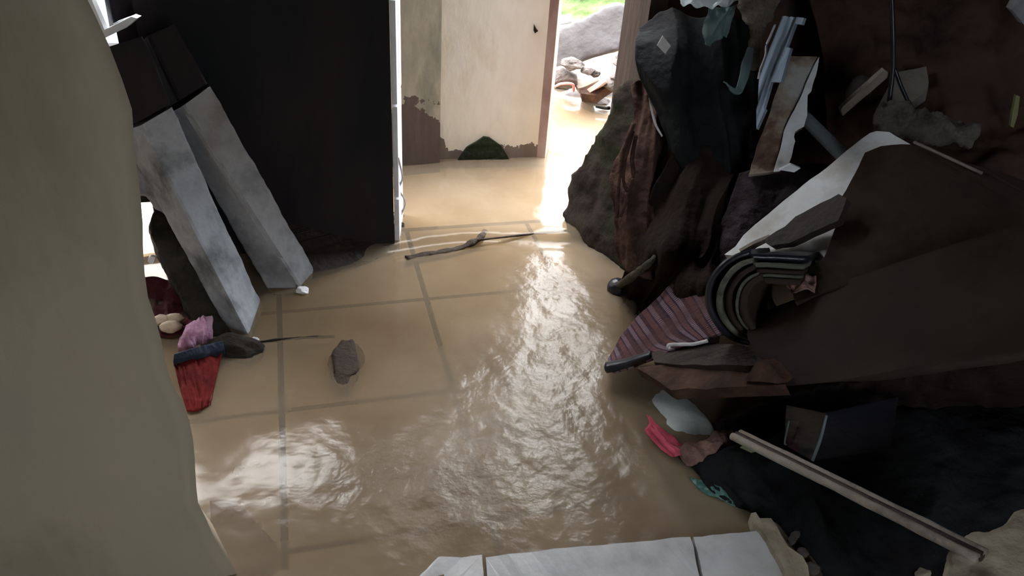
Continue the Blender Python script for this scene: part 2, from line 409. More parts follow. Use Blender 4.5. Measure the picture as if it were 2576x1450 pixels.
struct(tiles('floor', -3, 7, -3, 6, -.022, M['room_tile']))
struct(lbox('ground_yard', [((-2.4, .16, -.045), (3.0, 5.2, -.024))], mat('yard_silt', [(.36, .28, .19), (.50, .41, .30)], 3, .9, .3)))
struct(boxes('trim_1', [((-2.6, -2.6, -.08), (3.2, 7.5, -.042))], M['mortar_dark']))       # screed below

# door wall, left of the doorway, with the window opening and the broken left end
n1 = Vector((e2.x, e2.y, 0))
def onwall(px, py, b=0):
    p = onplane(px, py, L(0, b), n1); d = p - J; return d.dot(e1), p.z
sa = onwall(790, -140)[0]; SILL = .80
s1, z1 = onwall(250, 90); s2, z2 = onwall(340, 45)
holeR, _ = onwall(392, 560); holeT = onwall(352, 510)[1]; holeB = onwall(375, 625)[1]
TOP = 2.35
struct(lbox('wall_back_left', [((sa, 0, -.04), (0, .2, TOP)), ((holeR, 0, -.04), (sa, .2, SILL)),
    ((-3.0, 0, max(holeT, .2)), (holeR, .2, .60)), ((s2, 0, .60), (holeR, .2, SILL)) if s2 < holeR else ((holeR, 0, .60), (s2, .2, SILL)), ((-3.0, 0, 1.23), (sa, .2, TOP)), ((-3.0, 0, .60), (s1 - .45, .2, 1.23))], M['dark_wall']))
# white blocks on the end of that wall
jm = mat('white_painted_blocks', [(.62, .62, .64), (.78, .78, .80)], 9, .8, .3, 30)
bl = []; z = -.02; rr = random.Random(3)
while z < 2.3:
    h = rr.choice((.19, .24, .30)); y0 = .012
    if rr.random() < .35: bl += [((.001, .012, z), (.016, .095, z + h - .008)), ((.001, .103, z), (.016, .19, z + h - .008))]
    else: bl += [((.001, .012, z), (.016, .188 - rr.random() * .02, z + h - .008))]
    z += h
struct(lbox('trim_2', bl, jm, skew=.20))
# window parts
wr = root('window_1', L(s1 - .1, .05, .6), None, None, kind='structure')
slab('window_sill', [(243, 92), (262, 97), (318, 70), (345, 46), (330, 42), (290, 62), (262, 76)], M['white_frame'], .025, F=1.93, amp=.002, parent=wr)
tube('window_frame', [(262, 82, 1.94), (212, -35, 1.94)], .013, M['white_frame'], parent=wr, square=True, seg=4)
tube('mullion', [(284, 68, 1.97), (266, -30, 1.97)], .008, M['black_rubber'], parent=wr, square=True, seg=4)
slab('sill_block', [(284, 60), (332, 42), (336, 52), (290, 70)], M['concrete_blue'], .03, F=1.95, amp=.002, parent=wr)
# right of the doorway
DW = onwall(1612, 100)[0]
struct(lbox('wall_back_right', [((DW + .03, .02, -.04), (3.0, .2, TOP))], M['brown_wall']))
struct(lbox('door_1', [((DW, -.03, -.04), (DW + .055, .16, TOP))], mat('old_door_post', [(.03, .02, .015), (.075, .05, .038)], 7, .8, .3, stretch=(1, 1, .2))))
struct(lbox('wall_right', [((1.85, -3.6, -.04), (2.0, .1, TOP))], M['brown_wall']))
struct(lbox('wall_above_doorway', [((0, 0, 1.50), (DW, .2, TOP))], M['dark_wall']))
bpy.data.objects['wall_above_doorway'].name = 'wall_top'
# near left pillar, its corner edge upright at the left of the picture
E = G(573, 1450); ew = Vector((-.93, -.37, 0)).normalized(); ed = Vector((-.62, .80, 0)).normalized()
def lut(z):
    T_ = [(-1, 0), (.045, 0), (.2, .016), (.395, .001), (.54, .011), (.64, .014), (.82, -.009), (.92, -.021), (1.0, -.012), (1.08, .004), (9, .006)]
    for (a, x), (b, y) in zip(T_, T_[1:]):
        if a <= z <= b: return x + (y - x) * (z - a) / (b - a)
    return 0
def pil():
    vs = []; nx, nzv = 26, 60
    rows = []
    for j in range(nzv + 1):
        z = -.04 + (TOP + .04) * j / nzv
        r = []
        for i in range(nx + 1):
            p = E + ew * (1.7 * (i / nx) ** 1.3); p.z = z
            q = Vector((p.x, p.y, z))
            out = .010 * fbm(q, 3, 2) + .004 * fbm(q, 14, 5)
            if i == 0: p += ew * .003 * fbm(q, 9, 3)
            p += ew * (.004 * fbm(Vector((0, 0, z)), 7, 3) + .022 * z + lut(z) - .014 * max(0, 1 - z / .06)) * (1 - i / nx)
            p += Vector((ew.y, -ew.x, 0)) * -out * (0 if i == 0 else 1)
            r.append(p)
        rows.append(r)
    B = [[p + ed * .14 for p in r] for r in rows]
    w1 = nx + 1; k = w1 * (nzv + 1); A = [p for r in rows for p in r] + [p for r in B for p in r]; f = []
    for j in range(nzv):
        for i in range(nx):
            a = j * w1 + i; f += [(a, a + 1, a + w1 + 1, a + w1), (k + a, k + a + w1, k + a + w1 + 1, k + a + 1)]
        a = j * w1; f.append((a, a + w1, k + a + w1, k + a)); a = j * w1 + nx; f.append((a, k + a, k + a + w1, a + w1))
    for i in range(nx):
        f.append((i, k + i, k + i + 1, i + 1)); a = nzv * w1 + i; f.append((a, a + 1, k + a + 1, k + a))
    return finish('wall_left', A, f, M['plaster'], None, True)
struct(pil())
struct(lbox('wall_far_left', [((-2.6, -3.6, -.04), (-2.45, 0, TOP))], M['dark_wall']))
struct(lbox('wall_front', [((-2.6, -3.7, -.04), (.1, -3.55, TOP)), ((.8, -3.7, -.04), (2.0, -3.55, TOP)), ((.1, -3.7, 1.75), (.8, -3.55, TOP)), ((.1, -3.7, -.04), (.8, -3.55, .55))], M['dark_wall']))  # opening in this unseen wall added and sized for fill light
struct(lbox('ceiling', [((-2.6, -3.7, TOP), (2.0, .25, TOP + .1))], M['dark_wall']))

# ---------------------------------------------------------------- yard behind the doorway
C0 = G(1096, 410); C1 = G(1367, 404); cu = (C1 - C0).normalized(); cn = Vector((-cu.y, cu.x, 0))
def wallseg(name, P, Q, th, h, m, z0=-.04):
    d = (Q - P).normalized(); n = Vector((-d.y, d.x, 0)); vs = []
    for z in (z0, h):
        vs += [Vector((p.x, p.y, z)) for p in (P, Q, Q + n * th, P + n * th)]
    return finish(name, vs, [(0, 1, 2, 3), (4, 7, 6, 5), (0, 4, 5, 1), (1, 5, 6, 2), (2, 6, 7, 3), (3, 7, 4, 0)], m, None, smooth=False)
struct(wallseg('wall_yard', C0, C1, .16, 2.0, M['cream']))
C2 = G(1008, 427); Cx = C2 + (C2 - (C0 - cn * .03)).normalized() * .35
struct(wallseg('wall_yard_left', Cx, C0 - cn * .035 + cu * .012, .12, 1.6, M['cream_dark']))
ed_ = struct(wallseg('trim_3', C1 + cu * .002 - cn * .012, C1 + cu * .042 + cn * .09, .05, 2.0, M['pink_wood']))
slab('broken_gap', [(1152, 404), (1175, 372), (1200, 358), (1218, 345), (1232, 347), (1262, 368), (1282, 404)], mat('dark_green_hole', [(.008, .012, .005), (.028, .036, .016)], 12, 1, .6), .012, F=None, anchors=[C0 - cn * .012, C1 - cn * .012, C1 - cn * .012 + Vector((0, 0, 1))], amp=.006)
tag(bpy.data.objects['broken_gap'], 'dark green mossy triangular hollow at the foot of the cream wall', 'hollow')
slab('plaster_chip', [(1344, 62), (1349, 72), (1354, 78), (1346, 84), (1343, 78)], M['dark_stone'], .006, anchors=[C0 - cn * .006, C1 - cn * .006, C1 - cn * .006 + Vector((0, 0, 1))], amp=.001)
tag(bpy.data.objects['plaster_chip'], 'small dark chip near the upper right of the cream plaster wall', 'chip')
# leaning slab and rubble
def T(name, o, label, cat, group=None, kind=None):
    o.name = name; return tag(o, label, cat, group, kind)
T('concrete_slab', chunk('concrete_slab', [(1385, 78), (1470, 42), (1552, 2), (1580, 8), (1604, 45), (1611, 72), (1600, 110), (1590, 118), (1500, 142), (1420, 172), (1385, 190)], 3.75, .16, M['yard_slab'], seed=4, vox=.016, amp=.006, freq=8,
    anchors=[(1390, 180, 3.72), (1600, 110, 3.80), (1500, 20, 3.84)]), 'big tilted grey concrete slab propped on rubble outside the doorway', 'concrete slab')
T('wooden_board', slab('b', [(1425, 180), (1520, 145), (1608, 120), (1605, 160), (1545, 190), (1455, 222), (1448, 214)], M['pale_board'], .03, anchors=[(1430, 190, 3.60), (1600, 130, 3.66), (1455, 222, 3.50)], amp=.006, seed=3), 'pale stained board lying under the tilted concrete slab', 'board')
T('wooden_beam', slab('b', [(1458, 222), (1552, 182), (1558, 198), (1500, 240), (1462, 236)], M['rust_brown'], .06, anchors=[(1460, 225, 3.50), (1550, 185, 3.55), (1480, 245, 3.46)], amp=.005, seed=5), 'dark rust brown beam below the pale board in the yard', 'beam')
T('wood_splinter', slab('b', [(1462, 250), (1500, 222), (1525, 205), (1530, 212), (1490, 245), (1470, 257)], M['pink_wood'], .02, anchors=[G(1466, 254, .02), W(1528, 208, 3.46), W(1500, 222, 3.44)], amp=.004, seed=6), 'thin pinkish splinter of wood pointing down to the water in the yard', 'splinter')
T('masonry_block', rock('b', W(1420, 196, 3.55), (.075, .06, .05), M['rubble'], 3, 4, .1, cut=.75), 'grey square masonry block beside the pale board in the yard', 'block')
T('red_cable', tube('b', [(1396, 218, 3.52), (1412, 211, 3.47), (1440, 212, 3.48), (1443, 228, 3.55)], .006, mat('pink_red_cable', [(.5, .2, .2), (.62, .3, .3)])), 'pinkish red cable lying below the grey masonry block', 'cable')
k = 0
for (x, y, r, lab) in [(1408, 226, .05, 'dark lump of rubble under the pink cable'), (1450, 247, .05, 'flat brown rubble piece at the water edge by the splinter'),
        (1500, 262, .06, 'grey rubble piece under the splinter in the yard'), (1545, 212, .05, 'whitish broken rubble below the right end of the pale board'),
        (1570, 200, .05, 'bright white rubble chip just above the mossy masonry chunk'), (1585, 160, .06, 'brown rubble lump right of the pale board'), (1530, 240, .07, 'grey rubble lump between splinter and mossy chunk'),
        (1440, 160, .04, 'small rubble piece wedged below the left end of the tilted slab'), (1480, 178, .025, 'small pale stone lying on the pale stained board'), (1497, 186, .02, 'small dark stone beside the pale one on the stained board')]:
    F = 3.62 if y > 150 else 3.75
    p = G(x, y) if y > 225 else W(x, y, 3.52)
    o = rock('rubble_stone', p, (r * 1.3, r, r * .7), M['rubble'] if k != 0 and k != 9 else M['dark_stone'], k + 10, 3, .35, cut=.8)
    tag(o, lab, 'stone', 'rubble stones in the yard'); k += 1
T('plastic_pipe', tube('b', [(1398, 50, 3.90), (1416, 50, 3.93), (1436, 46, 3.95)], .022, M['white_frame']), 'short white pipe end behind the tilted slab', 'pipe')
# green bank behind the slab: stands away from the slab and rises
struct(T('ground_bank', surf('b', [[(1240, 330, 4.7), (1500, 330, 4.7), (1900, 330, 4.7)], [(1240, 120, 4.9), (1500, 110, 4.9), (1900, 120, 4.9)], [(1240, 20, 5.1), (1500, 0, 5.1), (1900, 0, 5.1)], [(1240, -90, 5.6), (1500, -100, 5.6), (1900, -110, 5.6)]],
    M['green'], 90, 60, .05, wr=.10, ws=3.5, seed=3), None, None)).name = 'ground_bank'
struct(T('ground_left', surf('b', [[(-700, 480, 3.6), (300, 480, 3.4), (1080, 440, 3.2)], [(-700, 200, 3.9), (300, 180, 3.8), (1080, 180, 3.5)], [(-700, -60, 4.4), (300, -60, 4.3), (1080, -60, 4.0)]],
    M['grey_green'], 60, 40, .05, wr=.08, ws=3, seed=8), None, None))
T('masonry_wall_fragment', slab('b', [(300, 520), (420, 505), (430, 640), (330, 650)], M['white_frame'], .05, anchors=[G(330, 640, .0), G(420, 640, .0), W(380, 520, G(380, 520).y * .985)], amp=.01, seed=3), 'bright white tiled patch glimpsed through the gap beside the left pillar', 'tiles')

# ---------------------------------------------------------------- flood water
def water():
    m = bpy.data.materials.new('muddy_water'); m.use_nodes = True; t, b = nodes_of(m)
    tc = t.nodes.new('ShaderNodeTexCoord')
    n = t.nodes.new('ShaderNodeTexNoise'); n.inputs['Scale'].default_value = 2.6; n.inputs['Detail'].default_value = 5
    t.links.new(tc.outputs['Object'], n.inputs['Vector'])
    r = t.nodes.new('ShaderNodeValToRGB'); el = r.color_ramp.elements
    el[0].position = .33; el[0].color = (.165, .120, .078, 1); el[1].position = .66; el[1].color = (.285, .225, .16, 1)
    t.links.new(n.outputs['Fac'], r.inputs[0]); t.links.new(r.outputs[0], b.inputs['Base Color'])
    b.inputs['Roughness'].default_value = .16; b.inputs['IOR'].default_value = 1.36; b.inputs['Specular IOR Level'].default_value = .38
    tr = t.nodes.new('ShaderNodeBsdfTransparent'); tr.inputs[0].default_value = (.78, .66, .50, 1)
    mx = t.nodes.new('ShaderNodeMixShader'); mx.inputs[0].default_value = .5
    t.links.new(b.outputs[0], mx.inputs[1]); t.links.new(tr.outputs[0], mx.inputs[2])
    t.links.new(mx.outputs[0], t.nodes['Material Output'].inputs[0])
    n2 = t.nodes.new('ShaderNodeTexNoise'); n2.inputs['Scale'].default_value = 34; n2.inputs['Detail'].default_value = 5
    at = t.nodes.new('ShaderNodeAttribute'); at.attribute_name = 'rough_water'
    t.links.new(tc.outputs['Object'], n2.inputs['Vector'])
    bp = t.nodes.new('ShaderNodeBump'); bp.inputs['Distance'].default_value = .012
    ml = t.nodes.new('ShaderNodeMath'); ml.operation = 'MULTIPLY_ADD'; ml.inputs[1].default_value = .42; ml.inputs[2].default_value = .04
    t.links.new(at.outputs['Fac'], ml.inputs[0]); t.links.new(ml.outputs[0], bp.inputs['Strength'])
    t.links.new(n2.outputs['Fac'], bp.inputs['Height']); t.links.new(bp.outputs[0], b.inputs['Normal'])
    tb_ = t.nodes.new('ShaderNodeMath'); tb_.operation = 'MULTIPLY_ADD'; tb_.inputs[1].default_value = -.34; tb_.inputs[2].default_value = .47
    t.links.new(at.outputs['Fac'], tb_.inputs[0]); t.links.new(tb_.outputs[0], mx.inputs[0])
    ra_ = t.nodes.new('ShaderNodeMath'); ra_.operation = 'MULTIPLY_ADD'; ra_.inputs[1].default_value = .20; ra_.inputs[2].default_value = .12
    t.links.new(at.outputs['Fac'], ra_.inputs[0]); t.links.new(ra_.outputs[0], b.inputs['Roughness'])
    return m
def smooth(a, b, x):
    x = min(max((x - a) / (b - a), 0), 1); return x * x * (3 - 2 * x)
flow = [(G(1330, 600), .10, .45), (G(1400, 720), .16, .9), (G(1420, 860), .20, 1), (G(1330, 1000), .24, .9), (G(1150, 1200), .22, .85), (G(1500, 1150), .2, .8), (G(900, 1180), .10, .5), (G(1500, 620), .06, .8), (G(1600, 1300), .2, .6)]
def rough_at(p):
    m = 0
    for c, s, a in flow:
        d = ((p.x - c.x) ** 2 + (p.y - c.y) ** 2) / (s * s); m = max(m, a * math.exp(-d))
    return min(m, 1)
def wh(p):
    q = p - J; b = q.dot(e2); a = q.dot(e1)
    edge = -.0 + .03 * math.sin(a * 7)
    step = smooth(-.03 + edge, .012 + edge, b)
    lip = math.exp(-((b - edge - .03) / .02) ** 2) * .004 - math.exp(-((b - edge + .05) / .03) ** 2) * .008
    m = rough_at(p) * (1 - step)
    qq = Vector((p.x + p.y * .45, p.y * .55 - p.x * .15, 0))
    h = m * (.0052 * noise.fractal(qq * 11, .85, 2.1, 4) + .0030 * (1 - 2 * abs(noise.noise(qq * 24))))
    h += .0012 * noise.noise(p * 9) + .0006 * noise.noise(p * 26)
    h += step * (.016 + .0035 * noise.noise(p * 7) + .0015 * noise.noise(p * 19))
    if -.45 < a < .9: h += lip * (1 - smooth(.55, .9, a))
    return h, m
def build_water():
    x0, x1, y0, y1, st = -2.4, 2.2, .6, 5.4, .0125
    ys = []; y = y0
    while y < y1:
        ys.append(y); y += st if y < 2.6 else st * 2.2
    nx = int((x1 - x0) / st); vs = []; ms = []
    for y in ys:
        for i in range(nx + 1):
            p = Vector((x0 + i * st, y, 0)); h, m = wh(p); vs.append((p.x, p.y, h)); ms.append(m)
    w1 = nx + 1
    fs = [(j * w1 + i, j * w1 + i + 1, (j + 1) * w1 + i + 1, (j + 1) * w1 + i) for j in range(len(ys) - 1) for i in range(nx)]
    me = bpy.data.meshes.new('flood_water'); me.from_pydata(vs, [], fs)
    for p in me.polygons: p.use_smooth = True
    at = me.attributes.new('rough_water', 'FLOAT', 'POINT')
    for i, v in enumerate(ms): at.data[i].value = v
    me.materials.append(water())
    o = bpy.data.objects.new('flood_water', me); COL.objects.link(o)
    tag(o, 'muddy brown flood water pouring through the doorway over the tiled floor', 'water', kind='stuff')
build_water()

# tiled step at the lower edge, just out of the water
def step():
    r = root('tiled_step', G(1500, 1450), 'pale tiled step with a broken right corner at the bottom edge', 'step')
    def z(x): return -.010 + .026 * smooth(1080, 1330, x)
    def q(pts, nm, m, s):
        P = [G(x, y, z(x)) for x, y in pts]; P = jag(P, .02, .0035, s); n = len(P); B = [p - Vector((0, 0, .05)) for p in P]
        tri = tessellate_polygon([P])
        f = [tuple(t) for t in tri] + [tuple(n + a for a in reversed(t)) for t in tri] + [(i, (i + 1) % n, n + (i + 1) % n, n + i) for i in range(n)]
        return finish(nm, P + B, f, m, r, smooth=False)
    q([(640, 1490), (700, 1436), (900, 1420), (1213, 1396), (1226, 1560), (600, 1600)], 'tile', M['tile'], 1)
    q([(1221, 1402), (1420, 1380), (1736, 1352), (1788, 1560), (1234, 1560)], 'tile', M['tile'], 2)
    q([(1745, 1351), (1908, 1336), (1990, 1450), (2045, 1560), (1797, 1560)], 'tile', M['tile'], 3)
    slab('broken_edge', [(1890, 1292), (1902, 1290), (1912, 1305), (1940, 1305), (1965, 1345), (1985, 1375), (2020, 1400), (2035, 1450), (2060, 1560), (2005, 1560), (1976, 1440), (1940, 1375), (1912, 1330), (1896, 1318)], M['earth'], .05, anchors=[G(1890, 1292, .03), G(2035, 1450, .035), G(2000, 1560, .03)], amp=.006, parent=r, back=Vector((0, 0, -.07)))
step()
# things under the water
T('sunken_stone', rock('b', G(870, 912, -.004), (.042, .092, .010), M['sunk'], 5, 4, .45, rot=.15), 'dark flat clump lying in the shallow water left of centre', 'stone')
T('sunken_twig', tube('b', [G(655, 862, -.001), G(740, 852, -.003), G(842, 847, -.004)], .0045, M['dark_stone'], wob=.002), 'thin dark twig lying under the water by the beam tip', 'twig')
T('sunken_brick', slab('b', [(528, 1262), (600, 1262), (640, 1310), (700, 1375), (690, 1405), (600, 1448), (530, 1400)], mat('wet_brown_red_brick', [(.10, .05, .04), (.18, .10, .08)]), .02, anchors=[G(528, 1262, -.002), G(700, 1375, -.004), G(600, 1448, -.002)], amp=.004, back=Vector((0, 0, -.02))), 'reddish brown broken slab under water beside the left pillar', 'slab')
T('red_rag', surf('b', [[G(438, 905, .01), G(480, 900, .02), G(560, 890, .004)], [G(450, 970, .012), G(495, 970, .012), G(545, 950, .002)], [G(470, 1035, .006), G(500, 1030, .008), G(530, 1020, .0)]], M['red'], 40, 40, .004, fold=.006, wr=.006, seed=2), 'dark red rag soaking in the water beside the pillar', 'rag')

T('driftwood', tube('b', [L(.03, -.07, -.008), L(.12, -.05, -.006), L(.21, -.03, -.004), L(.27, .0, .004), L(.31, .045, .012)], .015, M['sunk'], wob=.006, r2=.009, flat=.6), 'dark water soaked stick lying across the left end of the doorway', 'stick')
struct(T('trim_4', tube('b', [L(.27, -.012, .011), L(.45, .0, .0125), L(.62, .004, .013), L(.80, -.005, .011)], .0045, M['sunk'], wob=.0015, flat=.7), None, None))
# ---------------------------------------------------------------- left side: two fallen concrete posts and debris
def post(name, P, side, label, seed, tip, band=None):
    """P = pixel quad of the lit face (top-left, top-right, bottom-right ... list), side = outline of the shaded flank"""
    r = root(name, tip, label, 'concrete post', 'fallen concrete posts on the left')
    return r
def prism(name, a_top, a_bot, b_top, b_bot, c_top, c_bot, m, parent, seed, nseg=60, amp=.004, endj=.02):
    """lit face between edges a and b, shaded flank between a and c: a rectangular post, roughened"""
    at, ab, bt, bb, ct, cb = [V(p) for p in (a_top, a_bot, b_top, b_bot, c_top, c_bot)]
    dt, db = bt + ct - at, bb + cb - ab; vs = []; fs = []; q = 10
    ring = []
    for k in range(nseg + 1):
        t = k / nseg
        c4 = [at.lerp(ab, t), bt.lerp(bb, t), dt.lerp(db, t), ct.lerp(cb, t)]
        for s in range(4):
            for j in range(q):
                p = c4[s].lerp(c4[(s + 1) % 4], j / q)
                e = amp * (.8 * fbm(p, 7, seed) + .35 * fbm(p, 40, seed + 2)) * (1.2 if j == 0 else .5) - (.004 + .012 * max(0, nz(p, 15, seed + 7) - .15) if j == 0 else 0)
                cc = sum(c4, Vector()) / 4
                vs.append(p + (p - cc).normalized() * e)
    n = 4 * q
    for k in range(nseg):
        for s in range(n):
            a = k * n + s; b = k * n + (s + 1) % n; fs.append((a, b, b + n, a + n))
    fs.append(tuple(range(n))[::-1]); fs.append(tuple(nseg * n + s for s in range(n)))
    return finish(name, vs, fs, m, parent, False)
ra = root('concrete_post', G(640, 860), 'longer fallen grey concrete post, nearest the left pillar, tip in the water', 'concrete post', 'fallen concrete posts on the left')
prism('shaft', (350, 318, 1.80), G(634, 862, -.02), (436, 268, 1.84), G(662, 768, -.02) , (296, 332, 1.90), G(570, 835, -.02), M['concrete_blue'], ra, 3)
prism('upper_piece', (266, 120, 1.80), (346, 308, 1.80), (362, 90, 1.84), (434, 258, 1.84), (240, 140, 1.9), (292, 322, 1.90), M['dark_wall'], ra, 5, 30)  # shadow on the upper piece painted in by its dark material
rb = root('concrete_post', G(765, 738), 'shorter fallen grey concrete post standing behind the longer one, broken foot', 'concrete post', 'fallen concrete posts on the left')
prism('shaft', (458, 268, 1.88), G(762, 738, -.02), (532, 215, 1.91), G(800, 690, -.02), (420, 290, 1.97), G(676, 742, -.02), M['concrete'], rb, 7)
prism('upper_piece', (372, 90, 1.88), (450, 254, 1.88), (440, 60, 1.91), (526, 207, 1.91), (350, 110, 1.96), (416, 275, 1.97), M['dark_wall'], rb, 9, 30)  # dark material here stands in for shade on the post top
T('foot_chip', rock('b', G(762, 732, .005), (.02, .016, .012), M['white_paint'], 3, 3, .4, cut=.7), 'small white chip at the broken foot of the shorter post', 'chip')
T('foot_chip', rock('b', G(640, 857, .003), (.014, .010, .008), M['white_paint'], 4, 3, .4, cut=.7), 'small white chip at the tip of the longer post', 'chip')
T('foot_shade_panel', slab('b', [(1000, 628), (985, 560), (700, 560), (640, 640), (690, 742), (800, 694), (900, 668)], M['wood_dark'], .03, anchors=[G(1000, 628, -.01), G(795, 694, -.01), W(880, 560, 2.2)], amp=.006, seed=8), 'low dark panel added as shade at the wall foot left of the doorway', 'board')  # added dark panel, stands in for shade along the wall foot
for i, (x, y, r) in enumerate([(996, 470, .012), (1003, 512, .016), (999, 545, .018), (1002, 578, .022), (992, 600, .02), (1010, 542, .009)]):
    p = G(x, y); p = L(-.004 + .02 * (i % 2), max(.02, (p - J).dot(e2)), 0); pz = onplane(x, y, p, e2)
    o = rock('mortar_crumb', pz, (r, r, r * 1.2), M['dark_stone'], 40 + i, 3, .4, cut=.8)
    tag(o, 'dark mortar crumb clinging to the foot of the white block jamb', 'crumb', 'mortar crumbs on the white jamb')
T('loose_wire', tube('b', [L(.02, .02, .30), L(.035, .05, .22), L(.03, .09, .16), L(.05, .11, .10), L(.035, .12, .04), L(.03, .10, .0)], .003, M['white_cord']), 'thin white wire hanging on the white block jamb', 'wire')

T('wall_fragment', chunk('b', [(322, 300), (345, 318), (350, 345), (375, 395), (400, 450), (420, 520), (440, 560), (400, 575), (385, 530), (360, 490), (335, 510), (300, 480)], 1.93, .10, M['concrete_blue'], seed=2, vox=.009, amp=.008, freq=16), 'jagged blue grey piece of broken wall behind the left pillar', 'wall fragment')
T('wall_fragment', chunk('b', [(400, 500), (455, 520), (500, 600), (520, 700), (560, 800), (600, 850), (540, 860), (480, 790), (430, 700), (400, 640), (372, 570)], None, .10, M['dark_stone'], seed=6, vox=.010, amp=.010, freq=12, anchors=[G(560, 862, -.01), G(620, 850, -.01), (420, 520, 1.95)]), 'dark jagged piece of broken wall under the longer post', 'wall fragment')
T('white_shard', slab('b', [(372, 650), (378, 645), (391, 648), (386, 664), (378, 664), (371, 658)], M['white_frame'], .01, F=1.85, amp=.001), 'small bright white shard behind the pillar edge', 'shard')
T('maroon_cloth', surf('b', [[(340, 700, 1.86), (400, 700, 1.86), (460, 720, 1.84), (520, 740, 1.80)], [(340, 770, 1.82), (400, 765, 1.80), (460, 780, 1.78), (520, 800, 1.74)], [G(340, 850), G(410, 850), G(480, 840), G(540, 860)]], M['maroon'], 50, 40, .006, fold=.012, fs=(6, 2), wr=.01, seed=5), 'dark maroon cloth heaped behind the left pillar', 'cloth')
for i, (x, y, r, lab) in enumerate([(430, 822, .022, 'rounded beige stone lying beside the pink cloth'), (437, 803, .020, 'brownish stone just behind the beige one'), (408, 806, .02, 'pale stone half hidden by the pillar edge')]):
    tag(rock('beige_stone', G(x, y, .02), (r * 1.3, r, r * .6), M['stone_beige'], 60 + i, 3, .2), lab, 'stone', 'stones beside the pink cloth')
T('pink_cloth', surf('b', [[G(452, 850, .035), G(480, 818, .06), G(505, 800, .06), G(532, 796, .05)], [G(446, 872, .03), G(478, 850, .05), G(506, 832, .05), G(530, 820, .035)], [G(452, 895, .012), G(480, 878, .02), G(510, 862, .02), G(532, 852, .012)]], M['pink'], 60, 60, .004, fold=.010, fs=(5, .6), wr=.004, seed=4), 'crumpled pink ribbed cloth beside the left pillar', 'cloth')
T('navy_cloth', surf('b', [[G(438, 892, .045), G(490, 876, .05), G(560, 858, .04)], [G(436, 912, .025), G(495, 898, .03), G(565, 880, .02)], [G(440, 925, -.01), G(500, 914, -.01), G(570, 900, -.01)]], M['navy'], 40, 20, .006, fold=.003, wr=.004, seed=6), 'dark navy strip of cloth in front of the pink cloth', 'cloth')
T('dark_lump', rock('b', G(590, 880, -.005), (.08, .04, .035), M['dark_stone'], 8, 4, .3), 'dark wet lump at the foot of the longer post', 'lump')
# ---------------------------------------------------------------- right side: the heap
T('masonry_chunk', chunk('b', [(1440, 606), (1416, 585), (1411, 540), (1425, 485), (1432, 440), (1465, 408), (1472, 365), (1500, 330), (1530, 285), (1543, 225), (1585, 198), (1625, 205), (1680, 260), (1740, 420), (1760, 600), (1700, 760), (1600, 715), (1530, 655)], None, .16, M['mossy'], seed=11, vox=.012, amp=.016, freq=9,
    anchors=[G(1440, 606, -.02), G(1620, 735, -.02), (1600, 210, 2.36)]), 'big dark mossy chunk of broken masonry at the right of the doorway', 'masonry chunk')
T('brown_cloth', surf('b', [[(1585, 215, 2.20), (1640, 205, 2.22), (1700, 235, 2.20), (1760, 300, 2.15)], [(1595, 300, 2.14), (1640, 290, 2.12), (1700, 300, 2.12), (1750, 360, 2.10)], [(1560, 400, 2.10), (1620, 430, 2.02), (1690, 440, 2.04), (1750, 470, 2.04)], [(1552, 500, 2.05), (1610, 540, 1.95), (1680, 560, 1.95), (1750, 580, 1.96)], [(1570, 660, 1.98), (1630, 700, 1.85), (1700, 720, 1.85), (1770, 730, 1.84)]],
    M['brown_cloth'], 90, 110, .006, fold=.022, fs=(5, 1.2), wr=.012, ws=9, seed=7), 'russet brown cloth draped in folds over the mossy masonry', 'cloth')
T('black_tarp', surf('b', [[(1612, 75, 2.24), (1655, 36, 2.27), (1740, 40, 2.25), (1830, 45, 2.22), (1900, 70, 2.20)], [(1600, 110, 2.16), (1690, 120, 2.12), (1760, 140, 2.12), (1840, 160, 2.14), (1905, 200, 2.12)], [(1612, 200, 2.10), (1690, 230, 2.04), (1770, 250, 2.06), (1840, 280, 2.06), (1900, 320, 2.05)], [(1650, 300, 2.06), (1730, 340, 1.99), (1800, 360, 1.99), (1850, 400, 1.98), (1905, 430, 1.98)], [(1720, 420, 2.03), (1770, 460, 1.95), (1820, 500, 1.93), (1860, 540, 1.92), (1900, 560, 1.90)]],
    M['tarp'], 100, 110, .006, fold=.020, fs=(4, 1.5), wr=.008, ws=7, seed=12), 'black cloth hanging over the heap, with a small pale label', 'cloth')
T('paper_label', slab('b', [(1667, 90), (1688, 116), (1674, 136), (1653, 114)], M['label'], .003, F=2.055, amp=.0015, step=.01), 'small pale square label on the black cloth', 'label')
T('dark_cloth_heap', surf('b', [[(1700, 380, 2.02), (1780, 380, 2.0), (1860, 420, 1.98), (1930, 430, 1.98)], [(1640, 520, 1.96), (1720, 540, 1.86), (1800, 540, 1.86), (1900, 540, 1.86)], [(1600, 640, 1.92), (1690, 650, 1.76), (1770, 650, 1.76), (1850, 650, 1.78)], [G(1560, 730, .0), G(1640, 760, .03), (1740, 740, 1.66), (1820, 740, 1.68)], [G(1590, 790, -.02), G(1640, 850, -.02), G(1720, 900, -.02), G(1800, 920, -.02)]],
    M['dark_cloth'], 90, 110, .008, fold=.024, fs=(5, 1.4), wr=.012, ws=8, seed=21), 'very dark brown heap of cloth between the mossy masonry and the mat', 'cloth')
T('fallen_branch', tube('b', [G(1555, 722, .01), (1610, 680, 1.80), (1660, 640, 1.80), (1720, 600, 1.82)], .012, mat('olive_dark_bark', [(.03, .03, .02), (.085, .075, .05)], 12, .8, .6), wob=.005, r2=.006), 'dark olive branch reaching from the water up into the cloth heap', 'branch')
T('round_pot', rock('b', G(1552, 722, .012), (.030, .030, .026), M['black_rubber'], 2, 4, .08), 'small shiny black rounded pot at the water edge', 'pot')
